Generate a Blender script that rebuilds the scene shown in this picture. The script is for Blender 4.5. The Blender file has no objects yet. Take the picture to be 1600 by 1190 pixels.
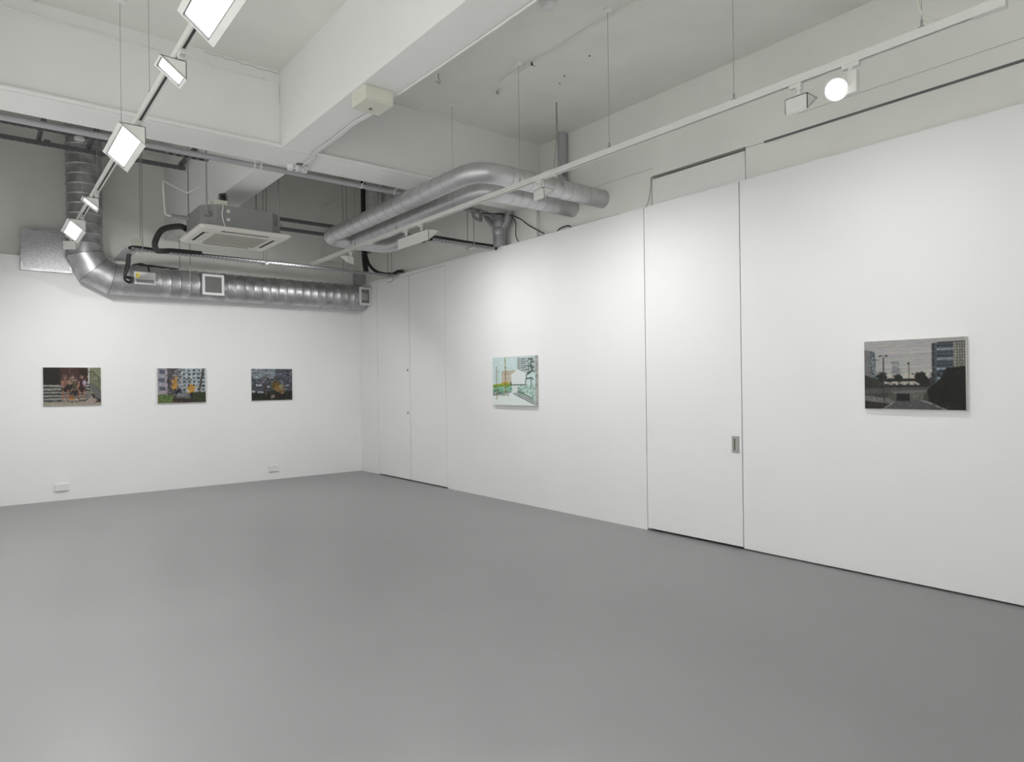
import bpy, math, random
import numpy as np
from mathutils import Vector, Matrix

# ------------------------------------------------------------------ camera, world, exposure
scene = bpy.context.scene
COL = scene.collection
F_PX, YAW, PITCH, ROLL = 1039.35, 0.67800, 0.00061, -0.01279
CAM = Vector((-5.3084, -10.8831, 1.5))
fw = Vector((math.sin(YAW) * math.cos(PITCH), math.cos(YAW) * math.cos(PITCH), math.sin(PITCH)))
rt = Vector((math.cos(YAW), -math.sin(YAW), 0))
up = rt.cross(fw)
rt2 = rt * math.cos(ROLL) + up * math.sin(ROLL)
up2 = -rt * math.sin(ROLL) + up * math.cos(ROLL)
cam_data = bpy.data.cameras.new('camera')
cam_data.sensor_fit = 'HORIZONTAL'
cam_data.sensor_width = 36.0
cam_data.lens = 36.0 * F_PX / 1600.0
cam_data.shift_y = 4.16 / 1600.0
cam_data.clip_start = 0.02
cam = bpy.data.objects.new('camera', cam_data)
M3 = Matrix((rt2, up2, -fw)).transposed()
cam.matrix_world = Matrix.Translation(CAM) @ M3.to_4x4()
COL.objects.link(cam)
scene.camera = cam

world = bpy.data.worlds.new('world')
scene.world = world
world.use_nodes = True
world.node_tree.nodes['Background'].inputs[0].default_value = (0.0, 0.0, 0.0, 1)
world.node_tree.nodes['Background'].inputs[1].default_value = 0.0
vs = scene.view_settings
vs.view_transform = 'Standard'
vs.look = 'None'
vs.gamma = 1.0
vs.use_curve_mapping = False
vs.exposure = 0.0
P_LEFT, P_REAR_FILL, P_LSHORT, P_BACKL, P_BACKR, P_R1, P_R2, P_R3, P_SPOT = 15.0, 50.0, 30.0, 16.0, 22.5, 9.5, 18.5, 19.0, 70.0   # lamp powers, used by the lamp builders

# ------------------------------------------------------------------ materials
def s2l(c):
    return tuple(((x / 12.92) if x <= 0.04045 else ((x + 0.055) / 1.055) ** 2.4) for x in c)
def hexl(h):
    h = h.lstrip('#')
    return s2l([int(h[i:i + 2], 16) / 255 for i in (0, 2, 4)])

MATS = {}
def mat(name, col, rough=0.6, metal=0.0, noise=0.0, nscale=6.0, bump=0.0, bscale=60.0, spec=0.5,
        emit=None, coat=0.0, alpha_col2=None):
    m = bpy.data.materials.new(name)
    m.use_nodes = True
    nt = m.node_tree
    b = nt.nodes['Principled BSDF']
    b.inputs['Base Color'].default_value = (*col, 1)
    b.inputs['Roughness'].default_value = rough
    b.inputs['Metallic'].default_value = metal
    b.inputs['Specular IOR Level'].default_value = spec
    b.inputs['Coat Weight'].default_value = coat
    if noise or bump:
        tc = nt.nodes.new('ShaderNodeTexCoord')
    if noise:
        n = nt.nodes.new('ShaderNodeTexNoise')
        n.inputs['Scale'].default_value = nscale
        n.inputs['Detail'].default_value = 5
        nt.links.new(tc.outputs['Object'], n.inputs['Vector'])
        r = nt.nodes.new('ShaderNodeValToRGB')
        a = tuple(max(0, x * (1 - noise)) for x in col)
        c = tuple(min(1, x * (1 + noise)) for x in col) if alpha_col2 is None else alpha_col2
        r.color_ramp.elements[0].color = (*a, 1)
        r.color_ramp.elements[0].position = 0.3
        r.color_ramp.elements[1].color = (*c, 1)
        r.color_ramp.elements[1].position = 0.7
        nt.links.new(n.outputs['Fac'], r.inputs['Fac'])
        nt.links.new(r.outputs['Color'], b.inputs['Base Color'])
    if bump:
        n2 = nt.nodes.new('ShaderNodeTexNoise')
        n2.inputs['Scale'].default_value = bscale
        n2.inputs['Detail'].default_value = 3
        nt.links.new(tc.outputs['Object'], n2.inputs['Vector'])
        bp = nt.nodes.new('ShaderNodeBump')
        bp.inputs['Strength'].default_value = bump
        bp.inputs['Distance'].default_value = 0.01
        nt.links.new(n2.outputs['Fac'], bp.inputs['Height'])
        nt.links.new(bp.outputs['Normal'], b.inputs['Normal'])
    if emit:
        b.inputs['Emission Color'].default_value = (1, 1, 1, 1)
        b.inputs['Emission Strength'].default_value = emit
    MATS[name] = m
    return m

mat('white_wall', (0.87, 0.87, 0.865), 0.55, noise=0.012, nscale=1.3, spec=0.3)
mat('old_plaster', (0.85, 0.852, 0.80), 0.7, noise=0.035, nscale=1.6, bump=0.06, bscale=9, spec=0.25)
mat('beam_paint', (0.87, 0.87, 0.845), 0.65, noise=0.02, nscale=1.5, bump=0.05, bscale=8, spec=0.25)
mat('floor_paint', (0.265, 0.265, 0.267), 0.34, noise=0.03, nscale=1.1, bump=0.012, bscale=14, spec=0.42)
mat('dark_void', (0.02, 0.02, 0.02), 0.9)
mat('galvanised', (0.48, 0.48, 0.49), 0.43, metal=0.92, noise=0.28, nscale=7, bump=0.05, bscale=30)
mat('galvanised_sheet', (0.48, 0.48, 0.49), 0.46, metal=0.9, noise=0.22, nscale=60, bump=0.10, bscale=160)
mat('foil', (0.60, 0.60, 0.61), 0.42, metal=0.75, noise=0.06, nscale=9, bump=0.10, bscale=25)
mat('foil_seam', (0.40, 0.40, 0.40), 0.5, metal=0.6)
mat('strut_steel', (0.17, 0.17, 0.175), 0.55, metal=0.4)
mat('strut_hole', (0.03, 0.03, 0.03), 0.8)
mat('tray_steel', (0.52, 0.52, 0.53), 0.38, metal=0.85, noise=0.25, nscale=40)
mat('rubber', (0.018, 0.018, 0.018), 0.65)
mat('grey_pipe', (0.42, 0.42, 0.43), 0.5)
mat('drain_pipe', (0.36, 0.36, 0.365), 0.42, metal=0.35, noise=0.1, nscale=14)
mat('lamp_white', (0.74, 0.74, 0.70), 0.42)
mat('lamp_edge', (0.10, 0.10, 0.10), 0.5)
mat('lamp_reflector', (0.85, 0.85, 0.86), 0.25, metal=0.8)
mat('lamp_glow', (1, 1, 1), 0.5, emit=7.0)
mat('track_white', (0.72, 0.72, 0.68), 0.45)
mat('track_slot', (0.06, 0.06, 0.06), 0.7)
mat('wire', (0.36, 0.36, 0.35), 0.5, metal=0.3)
mat('ac_grey', (0.30, 0.305, 0.30), 0.5, metal=0.25, noise=0.03, nscale=8)
mat('ac_ivory', (0.74, 0.72, 0.66), 0.5)
mat('ac_grille', (0.42, 0.395, 0.345), 0.7, noise=0.10, nscale=90)
mat('ivory_plastic', (0.70, 0.70, 0.60), 0.5)
mat('white_plastic', (0.80, 0.80, 0.80), 0.4)
mat('cable_white', (0.78, 0.78, 0.76), 0.5)
mat('grille_white', (0.78, 0.78, 0.78), 0.45)
mat('grey_box', (0.55, 0.55, 0.54), 0.45)
mat('box_dark_panel', (0.20, 0.20, 0.20), 0.5)  # plain darker grey for the strip across the control box front
mat('yellow_label', (0.75, 0.62, 0.06), 0.6)
mat('satin_steel', (0.46, 0.46, 0.43), 0.38, metal=0.85)
mat('lock_brass', (0.20, 0.19, 0.16), 0.4, metal=0.8)
mat('canvas_side', (0.70, 0.69, 0.66), 0.8, noise=0.04, nscale=30)
mat('canvas_side_stained', (0.55, 0.52, 0.46), 0.8, noise=0.45, nscale=26, alpha_col2=(0.72, 0.74, 0.70))
mat('seam_line', (0.45, 0.45, 0.43), 0.8)

def paint_material(name):
    m = bpy.data.materials.new(name)
    m.use_nodes = True
    nt = m.node_tree
    b = nt.nodes['Principled BSDF']
    a = nt.nodes.new('ShaderNodeVertexColor')
    a.layer_name = 'paint'
    nt.links.new(a.outputs['Color'], b.inputs['Base Color'])
    b.inputs['Roughness'].default_value = 0.55
    b.inputs['Specular IOR Level'].default_value = 0.3
    MATS[name] = m
    return m
paint_material('oil_paint')

# ------------------------------------------------------------------ mesh helpers
class MB:
    def __init__(self):
        self.v, self.f = [], []
    def add(self, vs_, fs_):
        o = len(self.v)
        self.v += [Vector(p) for p in vs_]
        self.f += [tuple(i + o for i in f) for f in fs_]
        return self
    def box(self, x0, x1, y0, y1, z0, z1):
        x0, x1 = sorted((x0, x1)); y0, y1 = sorted((y0, y1)); z0, z1 = sorted((z0, z1))
        return self.add([(x0, y0, z0), (x1, y0, z0), (x1, y1, z0), (x0, y1, z0),
                         (x0, y0, z1), (x1, y0, z1), (x1, y1, z1), (x0, y1, z1)],
                        [(0, 3, 2, 1), (4, 5, 6, 7), (0, 1, 5, 4), (1, 2, 6, 5), (2, 3, 7, 6), (3, 0, 4, 7)])
    def prism(self, poly, axis, a, b):
        """poly: 2-D points extruded from a to b along axis ('x','y','z')"""
        n = len(poly)
        def mk(p, t):
            if axis == 'y': return (p[0], t, p[1])
            if axis == 'x': return (t, p[0], p[1])
            return (p[0], p[1], t)
        vs_ = [mk(p, a) for p in poly] + [mk(p, b) for p in poly]
        fs_ = [tuple(range(n)), tuple(range(2 * n - 1, n - 1, -1))]
        fs_ += [(i, i + n, (i + 1) % n + n, (i + 1) % n) for i in range(n)]
        return self.add(vs_, fs_)
    def tube(self, pts, r, seg=16, caps=True, frames=None):
        pts = [Vector(p) for p in pts]
        rings = ring_list(pts, r, seg)
        return self.rings(rings, caps)
    def rings(self, rings, caps=True):
        seg = len(rings[0])
        o = len(self.v)
        for rg in rings:
            self.v += rg
        for i in range(len(rings) - 1):
            for k in range(seg):
                a, b = o + i * seg + k, o + i * seg + (k + 1) % seg
                self.f.append((a, b, b + seg, a + seg))
        if caps:
            self.f.append(tuple(o + k for k in range(seg - 1, -1, -1)))
            self.f.append(tuple(o + (len(rings) - 1) * seg + k for k in range(seg)))
        return self
    def cyl(self, a, b, r, seg=16, r2=None):
        a, b = Vector(a), Vector(b)
        d = (b - a).normalized()
        u, w = basis(d)
        r2 = r if r2 is None else r2
        A = [a + (u * math.cos(t) + w * math.sin(t)) * r for t in angs(seg)]
        B = [b + (u * math.cos(t) + w * math.sin(t)) * r2 for t in angs(seg)]
        return self.rings([A, B])
    def lathe(self, a, b, prof, seg=28):
        """prof: list of (t, r) along a->b with t in metres"""
        a, b = Vector(a), Vector(b)
        d = (b - a).normalized()
        u, w = basis(d)
        return self.rings([[a + d * t + (u * math.cos(x) + w * math.sin(x)) * r for x in angs(seg)] for t, r in prof])
    def build(self, name, m, parent=None, smooth=False, bevel=0.0):
        me = bpy.data.meshes.new(name)
        org = world_origin(parent)
        me.from_pydata([tuple(p - org) for p in self.v], [], self.f)
        me.validate()
        import bmesh
        bm = bmesh.new(); bm.from_mesh(me)
        bmesh.ops.recalc_face_normals(bm, faces=bm.faces)
        if bevel:
            bmesh.ops.bevel(bm, geom=list(bm.edges), offset=bevel, segments=2, affect='EDGES', profile=0.6)
        bm.to_mesh(me); bm.free()
        me.materials.append(MATS[m])
        if smooth:
            for p in me.polygons: p.use_smooth = True
            try: me.set_sharp_from_angle(angle=math.radians(38))
            except Exception: pass
        o = bpy.data.objects.new(name, me)
        COL.objects.link(o)
        if parent is not None:
            o.parent = parent
        return o

def angs(seg):
    return [2 * math.pi * k / seg for k in range(seg)]
def basis(d):
    d = Vector(d).normalized()
    ref = Vector((0, 0, 1)) if abs(d.z) < 0.9 else Vector((1, 0, 0))
    u = d.cross(ref).normalized()
    return u, d.cross(u).normalized()
def ring_list(pts, r, seg):
    """rings with mitred joints along a polyline"""
    n = len(pts)
    d = [(pts[i + 1] - pts[i]).normalized() for i in range(n - 1)]
    u, w = basis(d[0])
    out = []
    ring = [pts[0] + (u * math.cos(t) + w * math.sin(t)) * r for t in angs(seg)]
    out.append(ring)
    for i in range(1, n):
        din = d[i - 1]
        nrm = din if i == n - 1 else (din + d[i]).normalized()
        new = []
        for p in out[-1]:
            k = (pts[i] - p).dot(nrm) / din.dot(nrm)
            new.append(p + din * k)
        out.append(new)
    return out
def fillet(pts, rad, n=6):
    """rounds the inner corners of a polyline"""
    pts = [Vector(p) for p in pts]
    out = [pts[0]]
    for i in range(1, len(pts) - 1):
        a, b, c = pts[i - 1], pts[i], pts[i + 1]
        r = min(rad, (a - b).length * .49, (c - b).length * .49)
        p, q = b + (a - b).normalized() * r, b + (c - b).normalized() * r
        for k in range(n + 1):
            t = k / n
            out.append(p * (1 - t) ** 2 + b * 2 * t * (1 - t) + q * t ** 2)
    out.append(pts[-1])
    return out
def spline(pts, n=8):
    pts = [Vector(p) for p in pts]
    P = [pts[0]] + pts + [pts[-1]]
    out = []
    for i in range(1, len(P) - 2):
        for k in range(n):
            t = k / n
            a, b, c, d = P[i - 1], P[i], P[i + 1], P[i + 2]
            out.append(0.5 * ((2 * b) + (c - a) * t + (2 * a - 5 * b + 4 * c - d) * t * t + (3 * b - a - 3 * c + d) * t ** 3))
    out.append(pts[-1])
    return out
def world_origin(o):
    v = Vector((0, 0, 0))
    while o is not None:
        v = v + o.location
        o = o.parent
    return v
def tag(o, label=None, cat=None, group=None, kind=None):
    if label: o['label'] = label
    if cat: o['category'] = cat
    if group: o['group'] = group
    if kind: o['kind'] = kind
    return o
def thing(name, label, cat, loc, group=None):
    o = bpy.data.objects.new(name, None)
    o.empty_display_size = 0.1
    o.location = loc
    COL.objects.link(o)
    return tag(o, label, cat, group)
def struct(mb, name, m, parent=None, label=None, bevel=0.0):
    o = mb.build(name, m, parent, bevel=bevel)
    if parent is None:
        o['kind'] = 'structure'
        if label: o['label'] = label
    return o
def one(mb, name, m, label, cat, group=None, smooth=False, bevel=0.0):
    return tag(mb.build(name, m, None, smooth, bevel), label, cat, group)
def copy_tree(o, parent=None):
    c = o.copy()
    COL.objects.link(c)
    c.parent = parent
    for ch in list(o.children):
        copy_tree(ch, c)
    return c

# ------------------------------------------------------------------ the room
LX, FY, H = -5.90, -12.60, 3.28          # left wall, front wall (behind the camera), partition height
CZ, BZ, BH = 4.42, 5.30, 3.70            # ceiling of the front bay, of the back bay, underside of the beams
struct(MB().box(LX - .2, .45, FY - .2, .35, -.12, 0), 'floor', 'floor_paint', label='smooth grey painted concrete gallery floor')
struct(MB().box(LX - .2, .45, FY - .2, -4.76, CZ, CZ + .15), 'ceiling', 'old_plaster', label='off-white plaster ceiling above the suspended light tracks')
struct(MB().box(LX - .2, .45, -4.32, .35, BZ, BZ + .15), 'ceiling', 'old_plaster', label='high off-white ceiling slab behind the cross beam')
# beams
cb = struct(MB().box(LX, .11, -4.76, -4.32, BH, BZ + .1), 'ceiling_beam', 'beam_paint', label='deep white cross beam running above the gallery wall to wall', bevel=0.008)
struct(MB().box(-3.095, -2.785, -4.32, .10, BH + .01, BZ), 'ceiling_beam', 'beam_paint', label='white beam behind the cross beam, above the ceiling air conditioner', bevel=0.008)
struct(MB().box(-3.095, -2.785, FY, -4.76, BH + .01, CZ), 'ceiling_beam', 'beam_paint', label='white beam carrying the junction box, meeting the cross beam', bevel=0.008)
# back wall: white lining in front of the old upper wall
struct(MB().box(LX, 0.0, 0, .095, 0, H), 'wall_back', 'white_wall', label='white lined gallery wall under the ribbed metal duct')
struct(MB().box(LX - .2, .45, .10, .32, 0, BZ), 'wall_back_upper', 'old_plaster', label='old off-white wall above the white lining behind the air conditioner')
struct(MB().box(LX - .2, LX, FY - .2, .10, 0, BZ), 'wall_left', 'white_wall', label='white side wall outside the picture')
struct(MB().box(LX - .2, .45, FY - .2, FY, 0, BZ), 'wall_front', 'white_wall', label='white wall behind the camera')
# right upper wall with the pocket of the sliding panel
G = 0.004
UX = .11
D1a, D1b = -6.465, -7.552
wr = MB()
wr.box(UX, .40, -6.478, .10, 0, BZ)
wr.box(UX, .40, FY, -7.553, 0, BZ)
wr.box(UX, .40, -7.553, -6.478, 3.612, BZ)
wru = struct(wr, 'wall_right_upper', 'old_plaster', label='off-white upper wall set back behind the white lining')
MB().box(.36, .40, -7.553, -6.478, 0, 3.612).build('pocket_back', 'dark_void', wru)
MB().box(UX + .004, UX + .045, -7.543, -6.486, .02, 3.578).build('pocket_panel', 'beam_paint', wru)
MB().box(UX - .012, UX - .0005, FY, -7.74, 3.588, 3.604).build('dark_rail', 'strut_steel', wru)
MB().box(UX - .003, UX - .0005, -7.74, -7.553, 3.596, 3.600).build('thin_rail', 'seam_line', wru)
MB().box(UX - .0035, UX - .0005, -6.50, -5.52, 3.690, 3.693).build('plaster_joint', 'seam_line', wru)
MB().box(UX - .0035, UX - .0005, -9.9, -8.05, 3.745, 3.748).build('plaster_joint', 'seam_line', wru)
# pilaster strip near the cross beam
MB().box(UX - .055, UX, -4.745, -4.615, 0, BZ).build('pilaster', 'old_plaster', wru)
# right wall lining: panels with recessed joints around three flush doors
wall_r = MB().box(.088, .100, FY, 0, 0, H - .06)
wl = struct(wall_r, 'wall_right', 'dark_void', label='white lined gallery wall with flush doors facing the light tracks')
def wall_panel(y0, y1, z0=0.0, z1=H):
    return MB().box(0, .085, y0, y1, z0, z1).build('wall_panel', 'white_wall', wl)
wall_panel(-.668, 0)
wall_panel(D1a + G, -2.777)
wall_panel(FY, D1b - G, .012)
MB().box(0, .085, -2.775, -.670, 3.235, H).build('header_panel', 'white_wall', wl)
def flush_door(name, y0, y1, z0, z1, label):
    t = thing(name, label, None, (0.0, (y0 + y1) / 2, z0))
    t['kind'] = 'structure'
    MB().box(0.0015, .045, y0, y1, z0, z1).build('door_leaf', 'white_wall', t)
    return t
d1 = flush_door('door_1', D1b + .007, D1a - .003, .022, H, 'tall white flush door with a recessed steel pull')
# recessed pull: plate with a slot
hp = MB()
y0, y1, z0, z1 = -7.520, -7.448, .858, 1.007
hp.box(-.004, .002, y0, y0 + .022, z0, z1); hp.box(-.004, .002, y1 - .020, y1, z0, z1)
hp.box(-.004, .002, y0 + .022, y1 - .020, z0, z0 + .022); hp.box(-.004, .002, y0 + .022, y1 - .020, z1 - .022, z1)
hplate = hp.build('pull_plate', 'satin_steel', d1)
MB().box(.0005, .0014, y0 + .022, y1 - .020, z0 + .022, z1 - .022).build('pull_recess', 'lock_brass', hplate)
MB().box(-.0035, .0012, y0 + .022, y0 + .036, z0 + .023, z1 - .023).build('pull_lip', 'satin_steel', hplate)
d2 = flush_door('door_2', -1.728, -.674, .016, 3.230, 'white flush door leaf beside the corner with two round locks')
for z in (1.741, 1.069):
    MB().cyl((-.006, -1.668, z), (.002, -1.668, z), .020, 20).build('lock_cylinder', 'satin_steel', d2, True)
    MB().cyl((-.0075, -1.668, z), (-.0058, -1.668, z), .009, 12).build('keyhole', 'lock_brass', d2, True)
d3 = flush_door('door_3', -2.770, -1.752, .016, 3.230, 'plain white flush door leaf without locks')
MB().box(.010, .040, -1.750, -1.730, .016, 3.230).build('door_stop', 'ac_ivory', d3)
# wall sockets
for x in (-4.419, -1.554):
    t = thing('floor_socket', 'white blank socket plate low on the wall under the %s painting' % ('stairs' if x < -3 else 'dark foliage'), 'socket', (x, 0, .12), 'socket plates on the back wall')
    MB().box(x - .087, x + .087, -.010, 0, .123, .230).build('plate', 'white_plastic', t, bevel=.003)
    MB().box(x - .076, x + .076, -.026, -.010, .131, .222).build('cover', 'white_plastic', t, bevel=.004)

# conduits running along the beams
one(MB().cyl((LX, -4.785, 3.722), (.11, -4.785, 3.722), .018, 12), 'beam_conduit', 'beam_paint',
    'thick white conduit along the lower edge of the cross beam', 'conduit', smooth=True)
t = thing('surface_conduit', 'thin white conduit clipped high on the cross beam face', 'conduit', (-5, -4.775, 4.3))
MB().tube(fillet([(LX, -4.770, 4.315), (-3.16, -4.770, 4.305), (-3.108, -4.770, 4.27), (-3.108, -4.770, 4.13)], .06), .006, 8).build('pipe', 'beam_paint', t, True)
for x in (-5.2, -4.4, -3.7, -3.24):
    MB().box(x - .012, x + .012, -4.778, -4.7615, 4.298, 4.325).build('clip', 'beam_paint', t)
t = thing('grey_conduit', 'long grey pipe strapped below the far edge of the cross beam', 'pipe', (-4, -4.23, 3.69))
MB().cyl((LX, -4.215, 3.682), (-1.05, -4.215, 3.682), .026, 14).build('pipe', 'grey_pipe', t, True)
for x in (-4.15, -3.16, -3.10, -2.02, -1.62, -1.50):
    MB().cyl((x - .006, -4.215, 3.682), (x + .006, -4.215, 3.682), .0285, 14).build('strap', 'cable_white', t, True)
    MB().tube([(x, -4.242, 3.685), (x, -4.335, 3.72)], .004, 6).build('strap_tail', 'cable_white', t)

# junction box and cables on the second beam
t = thing('junction_box', 'ivory junction box under the long beam with a small dark lock', 'box', (-2.955, -6.33, 3.60))
b = MB().box(-3.075, -2.845, -6.445, -6.215, 3.60, BH + .01).build('box_body', 'ivory_plastic', t, bevel=.006)
MB().cyl((-2.96, -6.30, 3.594), (-2.96, -6.30, 3.601), .013, 14).build('lock', 'lock_brass', t, True)
MB().box(-3.068, -2.852, -6.449, -6.444, 3.615, 3.70).build('side_lid', 'ivory_plastic', t)
rnd = random.Random(4)
for k in range(3):
    dx = (k - 1) * .012
    pts = [(-2.83 + dx, -6.215, 3.70), (-2.815 + dx, -6.0, 3.69), (-2.822 + dx, -5.75, 3.70), (-2.81 + dx, -5.3, 3.695), (-2.80 + dx, -4.85, 3.70), (-2.77 + dx, -4.74, 3.69), (-2.75 + dx * 2, -4.50, 3.685), (-2.735 + dx * 2, -4.40, 3.66)]
    one(MB().tube(spline(pts, 6), .007, 8), 'white_cable', 'cable_white', 'white cable strung from the junction box along the beam to the roses', 'cable', 'white cables below the beam', True)
one(MB().tube(spline([(-2.80, -6.44, 3.70), (-2.79, -7.1, 3.70), (-2.785, -8.0, 3.70), (-2.79, -9.5, 3.70)], 6), .008, 8), 'white_cable', 'cable_white',
    'single white cable along the edge of the long beam towards the smoke detector', 'cable', smooth=True)
t = thing('cable_rose', 'white cable junction roses screwed under the cross beam', 'rose', (-2.78, -4.37, 3.66))
for dx in (-.06, .0, .06):
    MB().cyl((-2.79 + dx, -4.38, 3.655), (-2.79 + dx, -4.38, BH), .042, 18).build('rose_cover', 'white_plastic', t, True)
MB().box(-2.83, -2.72, -4.50, -4.45, 3.69, BH).build('dark_bracket', 'lock_brass', t)
# ceiling trunking and small ceiling parts
t = thing('ceiling_trunking', 'narrow off-white trunking strip fixed to the ceiling in two lengths', 'trunking', (-1.33, -7, CZ))
MB().box(-1.365, -1.305, -6.315, -5.85, CZ - .035, CZ).build('trunking_length', 'old_plaster', t)
MB().box(-1.365, -1.305, -10.4, -6.335, CZ - .035, CZ).build('trunking_length', 'old_plaster', t)
MB().box(-1.366, -1.350, -6.345, -6.320, CZ - .035, CZ - .012).build('end_plug', 'strut_hole', t)
t = thing('ceiling_connector', 'small white plug connector on the ceiling before the trunking', 'connector', (-1.30, -5.72, CZ))
MB().cyl((-1.28, -5.71, CZ - .03), (-1.28, -5.71, CZ), .022, 14).build('collar', 'white_plastic', t, True)
MB().cyl((-1.28, -5.71, CZ - .06), (-1.28, -5.71, CZ - .03), .014, 12).build('plug', 'satin_steel', t, True)
t = thing('ceiling_hook', 'small wire hook screwed into the ceiling near the long beam', 'hook', (-1.904, -5.613, CZ))
MB().tube(spline([(-1.904, -5.613, CZ), (-1.904, -5.613, CZ - .04), (-1.885, -5.613, CZ - .065), (-1.90, -5.613, CZ - .09), (-1.93, -5.613, CZ - .075)], 5), .004, 6).build('hook', 'wire', t, True)
t = thing('smoke_detector', 'round white smoke detector on the ceiling beside the beam', 'smoke detector', (-1.87, -7.12, CZ))
MB().lathe((-1.87, -7.12, CZ), (-1.87, -7.12, CZ - .06), [(0, .062), (.022, .062), (.026, .054), (.05, .044), (.055, .03)], 24).build('base', 'white_plastic', t, True)
for x, y in ((-.93, -6.30), (-1.02, -6.72), (-.86, -6.16)):
    one(MB().cyl((x, y, CZ - .008), (x, y, CZ), .008, 8), 'ceiling_screw', 'lock_brass', 'tiny dark screw left in the bare ceiling', 'screw', 'screws left in the ceiling')
t = thing('ceiling_stain', 'brown damp crack in the plaster where the two beams meet', 'stain', (-3.2, -4.762, 4.40))
rnd = random.Random(9)
mbx = MB()
for a, bb, zz in ((-3.75, -3.10, 4.405),):
    pts = [(a + (bb - a) * k / 14, -4.7615, zz + rnd.uniform(-.008, .008) - .012 * (k / 14)) for k in range(15)]
    mbx.tube(pts, .0022, 5)
mbx.build('crack', 'ac_grille', t)

# ------------------------------------------------------------------ light tracks
TZ0, TZ1 = 3.288, 3.334
def light_track(x, ya, yb, label, side):
    t = thing('light_track', label, 'light track', (x, (ya + yb) / 2, TZ0))
    w = .019
    m = MB()
    m.box(x - w, x + w, ya, yb, TZ0 + .024, TZ1)
    m.box(x - w, x - .009, ya, yb, TZ0, TZ0 + .024)
    m.box(x + .009, x + w, ya, yb, TZ0, TZ0 + .024)
    m.build('rail', 'track_white', t)
    MB().box(x - .009, x + .009, ya + .02, yb - .02, TZ0 + .006, TZ0 + .0235).build('slot', 'track_slot', t)
    MB().box(x - .021, x + .021, yb, yb + .02, TZ0 - .002, TZ1 + .001).build('end_cap', 'lamp_white', t)
    return t
tr = light_track(-1.43, -9.76, -1.42, 'long white light track hung in front of the wall with the flush doors', 1)
MB().box(-1.452, -1.408, -9.90, -9.76, TZ0 - .003, TZ1 + .003).build('feed_box', 'track_white', tr, bevel=.002)
for y in (-6.62, -3.25):
    MB().box(-1.452, -1.408, y - .07, y + .07, TZ0 - .002, TZ1 + .002).build('joint_sleeve', 'track_white', tr)
    MB().cyl((-1.43, y - .02, TZ1), (-1.43, y - .02, TZ1 + .02), .006, 8).build('joint_screw', 'wire', tr)
one(MB().tube(spline([(-1.43, -9.47, CZ), (-1.43, -9.49, 3.75), (-1.43, -9.52, 3.45), (-1.43, -9.58, 3.36), (-1.43, -9.68, TZ1 + .006)], 6), .005, 8), 'feed_cable',
    'ivory_plastic', 'cream power cable dropping from the ceiling to the light track', 'cable', smooth=True)
tl = light_track(-4.44, -12.0, -1.55, 'white light track with lit fittings hung near the ribbed duct', -1)

def hanger(x, y, ztop, label, group):
    t = thing('track_hanger', label, 'hanger', (x, y, TZ1), group)
    MB().cyl((x, y, TZ1 + .03), (x, y, ztop), .0019, 6).build('wire', 'wire', t)
    MB().lathe((x, y, ztop), (x, y, ztop - .03), [(0, .036), (.012, .036), (.016, .030), (.02, .008)], 20).build('ceiling_cup', 'beam_paint', t, True)
    MB().cyl((x, y, TZ1 + .008), (x, y, TZ1 + .045), .0065, 8).build('gripper', 'wire', t)
    MB().box(x - .012, x + .012, y - .014, y + .014, TZ1, TZ1 + .010).build('clip', 'wire', t)
GR, GL = 'wire hangers of the track by the flush doors', 'wire hangers of the lit track'
for y, w in ((-5.13, 'dropping behind the outer silver pipe bend'), (-6.22, 'above the small washer in front of the silver pipes'),
             (-7.32, 'crossing the ceiling trunking'), (-8.42, 'next to the washer beside the round spotlight'), (-9.53, 'beside the cream power cable')):
    hanger(-1.43, y, CZ, 'thin wire track hanger ' + w, GR)
for y, w in ((-3.93, 'behind the cross beam above the long washer'), (-2.83, 'behind the cross beam above the far end washer')):
    hanger(-1.43, y, BZ, 'thin wire track hanger ' + w, GR)
for y, w in ((-5.16, 'crossing the cross beam, behind the long diamond shaped washer'), (-6.20, 'between the glaring short washer and the diamond shaped washer'),
             (-7.30, 'beside the largest glowing washer'), (-8.40, 'beyond the largest glowing washer'), (-9.50, 'of the lit track behind the camera'), (-11.0, 'at the end of the lit track behind the camera')):
    hanger(-4.44, y, CZ, 'thin wire track hanger ' + w, GL)
for y, w in ((-3.87, 'by the short glowing washer before the riser duct'), (-2.76, 'above the last lit long washer before the riser duct')):
    hanger(-4.44, y, BZ, 'thin wire track hanger ' + w, GL)

def area_light(name, parent, loc, nrm, sx, sy, power, xaxis, spread=160):
    ld = bpy.data.lights.new(name, 'AREA')
    ld.shape = 'RECTANGLE'
    ld.size, ld.size_y = sx, sy
    ld.energy = power
    ld.color = (1.0, 1.0, 0.995)
    ld.spread = math.radians(spread)
    o = bpy.data.objects.new(name, ld)
    COL.objects.link(o)
    z = -Vector(nrm).normalized()
    x = Vector(xaxis).normalized()
    y = z.cross(x).normalized()
    o.matrix_world = Matrix.Translation(Vector(loc)) @ Matrix((x, y, z)).transposed().to_4x4()
    o.parent = parent
    return o

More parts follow.
